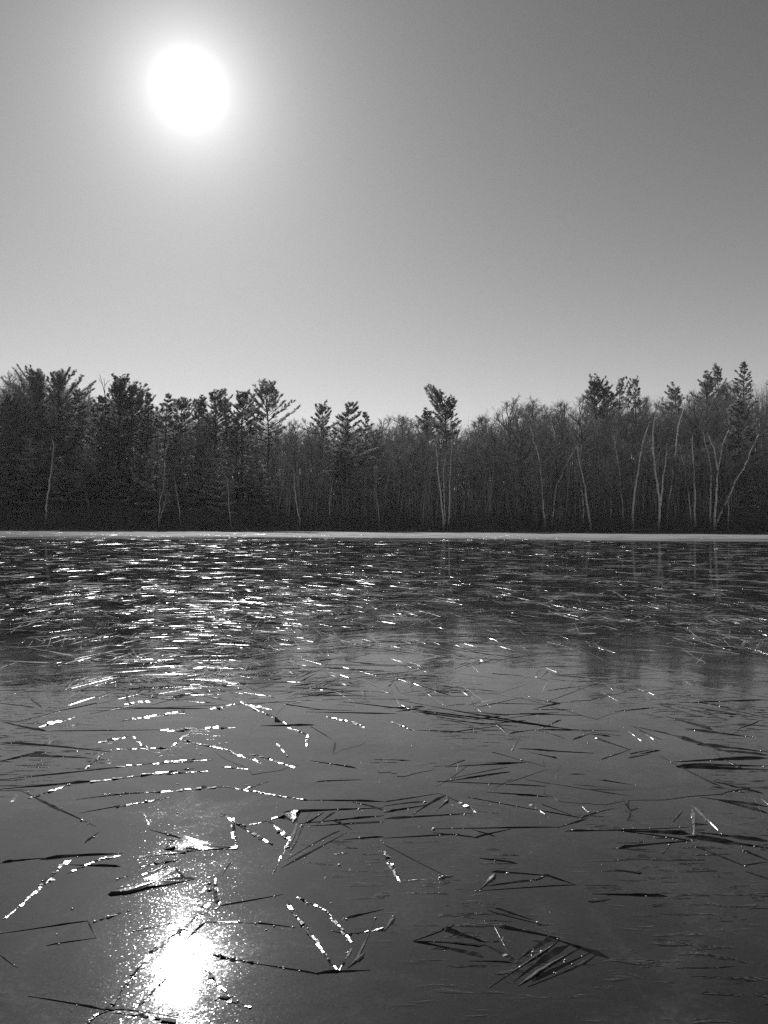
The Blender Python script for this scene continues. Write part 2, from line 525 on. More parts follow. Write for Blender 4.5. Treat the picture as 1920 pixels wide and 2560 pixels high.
def pine(seed, H, zbase, half, style, lean=0.0):
    rg = np.random.default_rng(seed)
    prof, e0, e1, curl, step, per, skip, dens = STYLE[style]
    tr, cr = MB(), MB()
    n = 9; zs = np.linspace(0, 1, n)
    wander = np.cumsum(rg.normal(0, 0.006, (n, 2)), 0) * H; wander -= wander[0]
    wander[:, 0] += lean * zs * H
    P = np.column_stack([wander, zs * H * 0.985]); P[0, 2] = -0.5
    r0 = 0.011 * H + 0.05
    rad = r0 * (1 - zs * 0.96) ** 0.9 + 0.02; rad[0] *= 1.3
    tr.tubes(P[:-1], P[1:], rad[:-1], rad[1:], 7)

    def point(z):
        f = np.clip(z / H, 0, 0.999) * (n - 1); i = min(int(f), n - 2); w = f - i
        return P[i] * (1 - w) + P[i + 1] * w

    C, D = [], []
    BA, BB, BR = [], [], []
    z = zbase; az0 = rg.uniform(0, 6); pref = rg.uniform(0, 6.28)
    for q in range(9):                                   # dead stubs below the crown
        zz = rg.uniform(0.3, 1.0) * zbase; a = rg.uniform(0, 6.28); b0_ = point(zz); l = rg.uniform(0.5, 1.8)
        tip = b0_ + np.array([math.cos(a) * l, math.sin(a) * l, rg.uniform(-0.25, 0.3) * l])
        tr.tubes([b0_], [tip], 0.035, 0.012, 3)
    while z < H * 0.985:
        t = (z - zbase) / (H - zbase)
        for b in range(per):
            if rg.uniform() < skip: continue
            az = az0 + b * 2 * math.pi / per + rg.normal(0, 0.3)
            L = half * prof(t) * rg.uniform(0.45, 1.2) * (1 + 0.28 * math.cos(az - pref))
            L = max(L, 0.35)
            el = R(e0 + (e1 - e0) * t ** 1.2 + rg.normal(0, 6))
            s = np.linspace(0, 1, 5)
            base = point(z + rg.uniform(-0.2, 0.2))
            hor = np.array([math.cos(az), math.sin(az), 0])
            sidev = np.array([-math.sin(az), math.cos(az), 0])
            bend = rg.normal(0, 0.12)
            pts = base + hor * (L * math.cos(el) * s)[:, None] + sidev * (L * bend * s * s)[:, None]
            pts[:, 2] += L * math.sin(el) * s + curl * L * s * s
            rb = 0.018 + 0.016 * L
            rr = rb * (1 - 0.85 * s)
            tr.tubes(pts[:-1], pts[1:], rr[:-1], rr[1:], 4)
            nl = max(3, int(L * 4.2 * dens))
            for q in range(nl):
                u = rg.uniform(0.3, 1.0) * 4; i = min(int(u), 3)
                a = pts[i] + (pts[i + 1] - pts[i]) * (u - i)
                sd = 1 if q % 2 else -1
                l = (0.30 * L * (1.15 - u / 4) + 0.28) * rg.uniform(0.7, 1.2)
                d = (pts[i + 1] - pts[i]); d = d / np.linalg.norm(d)
                d = d * 0.75 + sidev * sd * rg.uniform(0.4, 1.0) + np.array([0, 0, rg.uniform(0.0, 0.3)])
                d /= np.linalg.norm(d)
                BA.append(a); BB.append(a + d * l); BR.append(0.014)
                for w in (0.3, 0.55, 0.8, 1.0):
                    C.append(a + d * l * w + rg.normal(0, 0.04, 3)); D.append(d)
            C.append(pts[-1]); D.append(hor + np.array([0, 0, 0.5]))
            C.append(pts[-1] * 0.93 + base * 0.07); D.append(hor + np.array([0, 0, 0.8]))
        az0 += rg.uniform(0.5, 1.2)
        z += step * rg.uniform(0.75, 1.3) * (1.1 - 0.45 * t)
    for q in range(4):
        C.append(P[-1] + rg.normal(0, 0.1, 3)); D.append(np.array([0, 0, 1.0]))
    cr.spikes(np.array(BA), np.array(BB), np.array(BR))
    C = np.repeat(np.array(C), 7, 0); D = np.repeat(np.array(D), 7, 0)
    C = C + rg.normal(0, 0.06, C.shape)
    N = len(C)
    dirs = D * 0.55 + rg.normal(0, 0.6, (N, 3)); dirs[:, 2] = np.abs(dirs[:, 2]) * 0.8 + 0.12
    cr.needles(C, dirs, rg.uniform(0.2, 0.42, N), rg.uniform(0.035, 0.065, N), rg)
    return tr, cr


def skyline_pine(i, px, ytop, Y, ybase, half_px, style, label, lean=0.0, name='white_pine', group=None):
    top = at_depth(px, ytop, Y); X = top[0] - lean * 18
    z0 = float(hill(X, Y))
    H = top[2] - z0
    zb = at_depth(px, ybase + 25, Y)[2] - z0
    half = half_px / F * Y * 1.3
    tr, cr = pine(500 + i, H, max(zb, 1.5), half, style, lean)
    return tree_obj(name, tr.mesh('pine_trunk', M_PBARK), cr.mesh('pine_crown', M_NEEDLE), (X, Y, z0), 0, (1, 1, 1), label, 'tree', group)


PINES = [
    (95, 930, 172, 1120, 62, 'round', 'broad dark pine with a flat crown on the high end of the ridge'),
    (146, 936, 168, 1110, 60, 'round', 'bushy pine with a wide ragged crown beside the flat-crowned pine'),
    (30, 985, 156, 1260, 62, 'layer', 'layered pine with drooping pale boughs reaching down to the bank'),
    (195, 968, 158, 1220, 58, 'layer', 'dense pine with shelf-like boughs behind the single pale birch'),
    (250, 990, 152, 1255, 62, 'layer', 'tall layered pine below the forked dead snag'),
    (300, 955, 166, 1100, 46, 'umbrella', 'pine with upswept arms reaching beside the forked dead snag'),
    (328, 962, 164, 1130, 44, 'round', 'pine with tufted rounded top in the close row of pines'),
    (368, 976, 160, 1180, 42, 'spire', 'pine with a dark leaning trunk in the close row of pines'),
    (408, 985, 156, 1200, 50, 'layer', 'straight pine with many short shelves of needles'),
    (452, 1001, 164, 1110, 40, 'umbrella', 'short pine with a fan of upturned branches at the row end'),
    (498, 1005, 172, 1110, 34, 'umbrella', 'small spiky pine below the sun'),
    (535, 988, 166, 1100, 44, 'umbrella', 'pine with a fan-shaped top standing beneath the sun'),
    (572, 1004, 172, 1120, 30, 'spire', 'thin pine squeezed between two fan-topped pines'),
    (607, 981, 162, 1110, 40, 'round', 'tall thin-trunked pine with sparse crown next to the round-headed pine'),
    (671, 970, 158, 1085, 46, 'round', 'tall round-headed pine on a long bare trunk'),
    (806, 1012, 182, 1100, 30, 'umbrella', 'small spiky pine top poking from the bare canopy'),
    (866, 1006, 156, 1225, 72, 'layer', 'large layered pine with long horizontal boughs and pointed top'),
    (914, 1030, 178, 1110, 36, 'spire', 'pine top tucked behind the large layered pine'),
    (1066, 1028, 186, 1100, 24, 'umbrella', 'little pine tip next to the umbrella-shaped pine'),
    (1117, 999, 170, 1075, 56, 'umbrella', 'umbrella-shaped pine standing alone above the bare canopy'),
    (1487, 954, 186, 1070, 40, 'umbrella', 'pine with flat windswept crown on the rising ridge'),
    (1522, 955, 188, 1060, 30, 'spire', 'dark narrow pine beside the windswept pine'),
    (1556, 958, 192, 1040, 26, 'arms', 'thin pine with few crooked arms on the ridge'),
    (1592, 949, 190, 1030, 26, 'arms', 'pine with candelabra arms curving upward on the ridge'),
    (1690, 970, 196, 1030, 26, 'umbrella', 'low ragged pine top among ridge twigs'),
    (1762, 944, 194, 1040, 30, 'umbrella', 'leaning ragged pine just below the two highest ridge pines'),
    (1797, 920, 196, 1030, 26, 'arms', 'second highest ridge pine with open tiered arms'),
    (1855, 904, 194, 1030, 36, 'spire', 'highest ridge pine with dense spiky top'),
    (1850, 1000, 158, 1240, 60, 'layer', 'dark pine with drooping layered boughs among the birches'),
    (-60, 960, 160, 1240, 60, 'layer', 'layered pine at the far end of the pine row'),
]
for i, p in enumerate(PINES):
    skyline_pine(i, *p, lean=[0, 0.01, -0.012, 0.006, 0.0][i % 5])

# shared pine shapes: the lower ones in the wood
SH = []
for s_ in range(4):
    tr, cr = pine(900 + s_, 16, 2.5, 4.2, 'layer')
    SH.append((tr.mesh('pine_trunk', M_PBARK), cr.mesh('pine_crown', M_LIT_NEEDLE)))
low = [(10, 152), (75, 150), (140, 147), (205, 150), (285, 148), (345, 150), (395, 148), (440, 152), (480, 156), (560, 150), (630, 160), (700, 156), (760, 168), (940, 160), (1010, 172), (1180, 176), (1330, 168), (1460, 152), (1560, 170), (1640, 172), (1760, 168), (1905, 152), (1870, 150), (110, 160), (360, 158), (-30, 149), (1960, 156), (40, 162), (170, 164), (235, 158), (320, 163), (425, 162), (520, 158), (590, 163), (650, 152), (720, 166), (800, 158), (880, 168), (990, 163), (1090, 166), (1240, 168)]
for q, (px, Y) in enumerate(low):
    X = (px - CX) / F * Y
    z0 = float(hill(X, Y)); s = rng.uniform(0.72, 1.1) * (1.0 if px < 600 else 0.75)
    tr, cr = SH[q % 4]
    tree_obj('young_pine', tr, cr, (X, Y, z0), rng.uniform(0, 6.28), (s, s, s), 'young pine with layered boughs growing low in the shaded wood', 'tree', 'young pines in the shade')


# ------------------------------------------------------------------ birches (pale stems)
def birch(stems, Y, label, r=0.17, group=None):
    P0 = at_depth(stems[0][0][0], 1318, Y)
    X0 = P0[0]; z0 = float(hill(X0, Y))
    base = np.array([X0, Y, z0])
    tr, cr = MB(), MB()
    rg = np.random.default_rng(int(abs(X0) * 100) + 3)
    A, B = [], []
    for si, st in enumerate(stems):
        pts = [at_depth(px, py, Y) - base for px, py in st]
        if si == 0: pts[0][2] = -0.4
        pts = np.array(pts); pts[:, 1] += np.cumsum(rg.normal(0, 0.15, len(pts))) * (0 if si == 0 else 1)
        # finer, slightly crooked
        fine = []
        for a, b in zip(pts[:-1], pts[1:]):
            for w in np.linspace(0, 1, 5)[:-1]: fine.append(a + (b - a) * w)
        fine.append(pts[-1]); fine = np.array(fine); fine[1:-1] += rg.normal(0, 0.07, fine[1:-1].shape)
        rs = 1.25 * (r if si == 0 else r * 0.75) * (1 - 0.78 * np.linspace(0, 1, len(fine))) + 0.015
        tr.tubes(fine[:-1], fine[1:], rs[:-1], rs[1:], 7)
        for q in range(26):
            u = rg.uniform(0.35, 1.0) * (len(fine) - 1); i = min(int(u), len(fine) - 2)
            a = fine[i] + (fine[i + 1] - fine[i]) * (u - i)
            ax = fine[i + 1] - fine[i]; ax /= np.linalg.norm(ax)
            d = ax + rg.normal(0, 0.45, 3) + np.array([0, 0, 0.15]); d /= np.linalg.norm(d)
            l = rg.uniform(0.8, 2.6)
            mid = a + d * l * 0.5; d2 = d + rg.normal(0, 0.2, 3) + np.array([0, 0, 0.2]); d2 /= np.linalg.norm(d2)
            A += [a, mid]; B += [mid, mid + d2 * l * 0.5]
            for w in range(7):
                p = a + d * l * rg.uniform(0.2, 0.5) if w < 3 else mid + d2 * l * rg.uniform(0, 0.5)
                e = d2 + rg.normal(0, 0.5, 3); e /= np.linalg.norm(e)
                A.append(p); B.append(p + e * rg.uniform(0.4, 1.1))
    cr.spikes(np.array(A), np.array(B), 0.018)
    return tree_obj('birch_tree', tr.mesh('birch_trunk', M_BIRCH, True), cr.mesh('birch_crown', M_TWIG), tuple(base), 0, (1, 1, 1), label, 'tree', group)


birch([[(113, 1318), (118, 1250), (125, 1200), (133, 1140), (131, 1100)]], 146, 'single slim pale birch leaning among the dark pines', 0.16)
birch([[(396, 1318), (400, 1260), (411, 1210), (412, 1150)], [(398, 1300), (412, 1265), (420, 1230)]], 145, 'thin forked birch sapling at the foot of the pine row', 0.10)
birch([[(452, 1318), (448, 1270), (440, 1215), (436, 1190)]], 146, 'thin birch sapling leaning away from the forked sapling', 0.09)
birch([[(578, 1318), (573, 1260), (566, 1190)]], 145, 'thin pale sapling at the water edge under the fan-topped pine', 0.09)
birch([[(751, 1318), (744, 1270), (737, 1225), (733, 1170)]], 146, 'slim curved birch below the gap between round-headed and layered pines', 0.12)
birch([[(821, 1300), (824, 1250), (832, 1200)]], 150, 'faint slim birch near the layered pine trunk', 0.10)
birch([[(950, 1318), (946, 1270), (940, 1230)]], 148, 'faint thin birch under the spreading bare oak', 0.08)
birch([[(1110, 1318), (1105, 1270), (1096, 1190), (1091, 1130), (1083, 1090)], [(1112, 1310), (1111, 1250), (1108, 1180), (1116, 1130)], [(1121, 1312), (1124, 1230), (1127, 1150), (1129, 1100)]], 146, 'clump of three pale birch stems standing under the umbrella-shaped pine', 0.15)
birch([[(1362, 1318), (1358, 1260), (1352, 1170), (1335, 1100), (1325, 1060)]], 150, 'dim birch with a bent stem where bare canopy rises', 0.15)
birch([[(1378, 1300), (1388, 1230), (1412, 1170), (1440, 1115)]], 152, 'birch stem leaning strongly across its darker neighbours', 0.14)
birch([[(1476, 1318), (1470, 1270), (1462, 1220), (1452, 1170), (1442, 1115)]], 147, 'straight birch tilted slightly, beside mottled twin stem', 0.18)
birch([[(1460, 1318), (1456, 1240), (1450, 1190), (1454, 1110)]], 151, 'mottled birch stem twinned with the straight tilted one', 0.14)
birch([[(1526, 1318), (1528, 1240), (1531, 1160)]], 150, 'short dim birch between the tilted pair and the leaning stem', 0.11)
birch([[(1560, 1300), (1555, 1240), (1545, 1150), (1535, 1090)]], 149, 'slender birch leaning back towards the tilted pair', 0.13)
birch([[(1581, 1318), (1584, 1250), (1595, 1180), (1606, 1110), (1622, 1060)]], 146, 'long birch bowed outward next to the forked birch', 0.17)
birch([[(1649, 1318), (1650, 1262), (1640, 1190), (1633, 1130), (1632, 1085), (1640, 1030)], [(1651, 1265), (1657, 1210), (1664, 1150), (1668, 1110)]], 145, 'pale birch forking low into two tall stems', 0.20)
birch([[(1668, 1318), (1674, 1250), (1684, 1170), (1690, 1110), (1700, 1050), (1714, 1012)]], 147, 'very tall birch rising beside the forked birch to the canopy top', 0.18)
birch([[(1738, 1318), (1737, 1230), (1734, 1160), (1732, 1090)]], 147, 'upright straight mottled birch', 0.16)
birch([[(1728, 1318), (1722, 1240), (1712, 1180), (1704, 1130)]], 150, 'dim birch converging on the upright mottled birch', 0.12)
birch([[(1776, 1318), (1776, 1240), (1778, 1170), (1766, 1120), (1757, 1080)], [(1777, 1200), (1768, 1180), (1758, 1200)]], 149, 'birch with a crooked bent stem behind the stout pair', 0.16)
birch([[(1786, 1322), (1790, 1250), (1795, 1180), (1804, 1120), (1822, 1075)], [(1795, 1185), (1788, 1130), (1772, 1090)]], 145, 'stout pale birch with a spreading forked top', 0.20)
birch([[(1783, 1322), (1804, 1278), (1820, 1248), (1838, 1205), (1860, 1170), (1878, 1125), (1898, 1085)]], 146, 'birch leaning steeply out from the foot of the stout birch', 0.15)
birch([[(1820, 1322), (1820, 1270), (1820, 1240)]], 146, 'broken short birch pole under the leaning birch', 0.12)

# broad spreading oak in the middle of the wood
for (px, ytop, Y, s, lab) in ((1035, 1050, 160, 1.25, 'dark spreading oak with a wide fan of bare limbs'), (1560, 1010, 172, 1.1, 'dark bare oak with crooked limbs below the windswept pine')):
    X = (px - CX) / F * Y
    z0 = float(hill(X, Y)); tr, cr, top = bare_tree(int(px), 16, 0.28, 1.75, 1.4)
    sz = (at_depth(px, ytop, Y)[2] - z0) / top
    tree_obj('oak_tree', tr.mesh('oak_trunk', M_PBARK), cr.mesh('oak_crown', M_TWIG), (X, Y, z0), 0.5, (sz * s, sz * s, sz), lab, 'tree')

# dead forked snag above the pine row
Y = 164
tr = MB(); pts = lambda L: np.array([at_depth(x, y, Y) for x, y in L])
Xs = at_depth(262, 1100, Y)[0]; zs0 = float(hill(Xs, Y)); b0 = np.array([Xs, Y, zs0])
for L, r in (([(262, 1290), (263, 1100), (264, 1000), (262, 985), (256, 960), (249, 936)], 0.16), ([(262, 985), (262, 968), (260, 945)], 0.07), ([(262, 965), (268, 955), (275, 950)], 0.06), ([(264, 990), (282, 978), (296, 966)], 0.09), ([(256, 960), (251, 955), (247, 945)], 0.05)):
    q = pts(L) - b0
    if r == 0.16: q[0, 2] = -0.4
    rr = np.linspace(r, 0.035, len(q)); tr.tubes(q[:-1], q[1:], rr[:-1], rr[1:], 6)
e = bpy.data.objects.new('dead_tree', None); col.objects.link(e); e.location = tuple(b0)
tag(e, 'forked dead snag poking above the row of pines', 'tree')
link('trunk', tr.mesh('snag_trunk', M_PBARK), e)


# ------------------------------------------------------------------ brush on the bank, added logs
def brush(n, y0, y1, h0, h1, r, seed):
    rg = np.random.default_rng(seed)
    X = rg.uniform(-95, 95, n); d = rg.uniform(y0, y1, n)
    clump = 0.5 + 0.5 * np.sin(X * 0.37 + 1.3) * np.sin(X * 0.11 + d * 0.1)
    Yb = shore(X) + d
    p0 = np.column_stack([X, Yb, hill(X, Yb) - 0.1])
    hgt = rg.uniform(h0, h1, n) * (0.55 + 0.6 * clump)
    dr = rg.normal(0, 0.22, (n, 3)); dr[:, 2] = 1
    mid = p0 + dr * (hgt * 0.55)[:, None]
    mb = MB(); mb.tubes(p0, mid, r, r * 0.7, 3)
    d2 = dr + rg.normal(0, 0.3, (n, 3)); d2[:, 2] = 0.9
    mb.spikes(mid, mid + d2 * (hgt * 0.45)[:, None], r * 0.7)
    for k in range(3):
        w = rg.uniform(0.3, 0.95, n)[:, None]; a = p0 + (mid - p0) * w
        e_ = rg.normal(0, 0.6, (n, 3)); e_[:, 2] = np.abs(e_[:, 2]) + 0.3
        mb.spikes(a, a + e_ * (hgt * 0.3)[:, None], r * 0.6)
    return mb


mb1 = brush(12000, 0.3, 12, 0.8, 5.5, 0.02, 5)
mb2 = brush(14000, 8, 55, 2.0, 7.5, 0.022, 6)
mb1.add(np.concatenate(mb2.v), np.concatenate(mb2.t))
mb3 = brush(1500, -0.7, 0.6, 0.3, 1.8, 0.014, 8)
mb1.add(np.concatenate(mb3.v), np.concatenate(mb3.t))
tag(link('undergrowth', mb1.mesh('undergrowth', M_BRUSH)), 'tangled leafless brush covering the bank and forest floor', 'brush', kind='stuff')


def thicket(n, seed):
    """the wood behind: thin stems and twigs that read as one mass"""
    rg = np.random.default_rng(seed)
    Yb = rg.uniform(150, 224, n); X = rg.uniform(-0.56, 0.56, n) * Yb
    keep = (X > -22) | (Yb > 170); Yb, X = Yb[keep], X[keep]; n = len(X)
    z0 = hill(X, Yb); px = CX + F * X / Yb
    zt = EYE + (1315 - (np.interp(px, SKYL_X, SKYL_Y) + rg.gamma(1.6, 22, n) + 4)) / F * Yb
    hgt = np.clip(zt - z0, 2.0, 21.0) * np.where(Yb < 165, rg.uniform(0.35, 0.8, n), rg.uniform(0.8, 1.0, n))
    p0 = np.column_stack([X, Yb, z0 - 0.2])
    lean = rg.normal(0, 0.11, (n, 3)); lean[:, 2] = 1
    p1 = p0 + lean * (hgt * 0.55)[:, None]
    p2 = p1 + (lean + rg.normal(0, 0.05, (n, 3)) * [1, 1, 0]) * (hgt * 0.42)[:, None]
    mb = MB(); r = 0.02 + 0.004 * hgt
    mb.tubes(p0, p1, r * 0.8, r * 0.7, 3); mb.spikes(p1, p2, r * 0.8)
    for k in range(12):
        w = rg.uniform(0.35, 1.85, n)[:, None]
        a = np.where(w < 1, p0 + (p1 - p0) * w, p1 + (p2 - p1) * (w - 1))
        d = rg.normal(0, 0.5, (n, 3)); d[:, 2] = np.abs(d[:, 2]) + 0.55
        l = (hgt * rg.uniform(0.07, 0.17, n))[:, None]
        b = a + d * l
        mb.spikes(a, b, 0.022)
        d2 = d + rg.normal(0, 0.45, (n, 3)); a2 = a + (b - a) * 0.5
        mb.spikes(a2, a2 + d2 * l * 0.6, 0.018)
    return mb


tag(link('woods', thicket(9500, 11).mesh('woods', M_TWIG)), 'dense mass of thin leafless stems filling the wood behind the trees', 'woods', kind='stuff')


def log(px0, px1, Yo, r, label):  # pale logs added to stand in for patches of sunlit ground
    X0 = (px0 - CX) / F * 142; X1 = (px1 - CX) / F * 142
    Ya, Yb = float(shore(X0)) + Yo, float(shore(X1)) + Yo + 0.8
    a = np.array([X0, Ya, float(hill(X0, Ya)) + r * 0.7]); b = np.array([X1, Yb, float(hill(X1, Yb)) + r * 0.9])
    mb = MB(); n = 7; rg = np.random.default_rng(int(px0))
    p = a + (b - a) * np.linspace(0, 1, n)[:, None]; p[1:-1] += rg.normal(0, 0.04, (n - 2, 3))
    rr = r * np.linspace(1, 0.5, n); mb.tubes(p[:-1], p[1:], rr[:-1], rr[1:], 8)
    for k in (2, 4): mb.spikes(p[k:k + 1], p[k:k + 1] + np.array([[0.2, -0.2, 0.7]]), 0.05)
    tag(link('added_log', mb.mesh('added_log', M_DEAD)), label, 'log')


log(1578, 1634, 1.2, 0.18, 'long added log for the sunlit ground by the bowed birch')
log(1716, 1735, 0.9, 0.13, 'short added pale log on the bank by the upright birch')
log(1030, 1052, 0.8, 0.13, 'small added pale log on the bank beside the three-stemmed birch clump')

# ------------------------------------------------------------------ ice crystals frozen into the surface
EYE_P = np.array([0, 0, EYE])


def half_vec(p):
    v = EYE_P - p; v /= np.linalg.norm(v)
    h = v + SUN_DIR
    return h / np.linalg.norm(h)


def upward(V, T, per):
    # turn the top faces (the first two of each block of faces) up and the side faces outward
    for o in range(0, len(T), per):
        n = np.cross(V[T[o, 1]] - V[T[o, 0]], V[T[o, 2]] - V[T[o, 0]])
        if n[2] < 0: T[o:o + per] = T[o:o + per, ::-1]
    return V, T


def blade_geo(a, b, w, rg, style='r', nseg=9, tilt=(9, 20)):
    """one crystal: a low pointed ridge (r, d: broad face to the viewer's shore, p: broad face to the far shore) or a row of tipped facets (b)"""
    a = np.array(a, float); b = np.array(b, float); a[2] = b[2] = 0
    ax = b - a; L = np.linalg.norm(ax); ax /= L
    sd = np.array([-ax[1], ax[0], 0])
    if sd[1] < 0: sd = -sd                     # sd points to the far shore
    t = np.linspace(0, 1, nseg + 1)
    bow = rg.normal(0, 0.012) * L
    c = a + ax * (L * t)[:, None] + sd * (bow * 4 * t * (1 - t))[:, None]
    k = rg.uniform(0.06, 0.25) if rg.uniform() < 0.5 else rg.uniform(0.75, 0.94)
    if style == 'b':
        V, T = [], []
        hv = half_vec((a + b) / 2)
        o = 0
        cuts = np.clip(np.linspace(0, 1, nseg + 1) + np.append(np.append(0, rg.normal(0, 0.22 / nseg, nseg - 1)), 0), 0, 1)
        for i in range(nseg):
            t0, t1 = cuts[i], cuts[i + 1]
            n = hv + rg.normal(0, 0.08, 3); n /= np.linalg.norm(n)
            tt = (t0 + t1) / 2
            big = rg.uniform() < 0.48
            ww = w * (0.3 + 0.7 * math.sin(math.pi * min(1, tt * 0.85 + 0.1)) ** 0.7) * (rg.uniform(0.6, 1.0) if big else rg.uniform(0.2, 0.5))
            gap = (0.02 if big else rg.uniform(0.1, 0.32)) * (t1 - t0)
            off = sd * (bow * 4 * tt * (1 - tt) + rg.normal(0, 0.16 * w))
            q0, q1 = a + ax * L * (t0 + gap) + off, a + ax * L * (t1 - gap) + off
            sk = rg.uniform(-0.35, 0.35, 4) * min(ww, L * (t1 - t0)); wd = rg.uniform(0.35, 1.0, 2)
            quad = np.array([q0 - sd * ww / 2 * wd[0] + ax * sk[0], q1 - sd * ww / 2 * wd[1] + ax * sk[1], q1 + sd * ww / 2 * wd[1] + ax * sk[2], q0 + sd * ww / 2 * wd[0] + ax * sk[3]])
            cen = quad.mean(0)
            quad[:, 2] = -((quad - cen)[:, :2] @ n[:2]) / n[2]
            quad[:, 2] += 0.0006 - quad[:, 2].min()
            low = quad[2:].copy(); low[:, 2] = -0.001            # the raised rear edge drops back into the ice
            V.append(np.concatenate([quad, low]))
            T += [(o, o + 1, o + 2), (o, o + 2, o + 3), (o + 3, o + 2, o + 4), (o + 3, o + 4, o + 5)]
            o += 6
        return upward(np.concatenate(V), np.array(T), 4)
    taper = np.minimum(1, np.minimum(t / max(k, 0.05), (1 - t) / max(1 - k, 0.05))) ** 0.9
    taper[0] = taper[-1] = 0.04
    ww = 0.8 * w * taper * rg.uniform(0.85, 1.12, nseg + 1)
    slope = math.tan(R(rg.uniform(*tilt)))
    cr = {'r': rg.uniform(0.25, 0.75), 'd': rg.uniform(0.82, 0.95), 'p': rg.uniform(0.05, 0.16)}[style]
    face = {'r': max(cr, 1 - cr), 'd': cr, 'p': 1 - cr}[style]
    hgt = ww * face * slope * rg.uniform(0.7, 1.3, nseg + 1) + 0.0008
    e0 = c - sd * (ww * 0.5)[:, None]; e1 = c + sd * (ww * 0.5)[:, None]
    m = e0 + (e1 - e0) * cr
    e0[:, 2] = e1[:, 2] = -0.0015; m[:, 2] = hgt
    V = np.concatenate([e0, m, e1]); n1 = nseg + 1
    i = np.arange(nseg)
    T = []
    for o, p in ((0, n1), (n1, 2 * n1)):
        T += [np.stack([o + i, o + i + 1, p + i + 1], 1), np.stack([o + i, p + i + 1, p + i], 1)]
    T = np.concatenate(T)
    nr = np.cross(V[T[:, 1]] - V[T[:, 0]], V[T[:, 2]] - V[T[:, 0]])
    T[nr[:, 2] < 0] = T[nr[:, 2] < 0][:, ::-1]
    return V, T


# long crystals and cracks read off the near ice: end points, width in cm, face
def zl(u, v): return u * 0.5787, 1750 + v * 0.5786
def zr(u, v): return 960 + u * 0.5787, 1750 + v * 0.5786


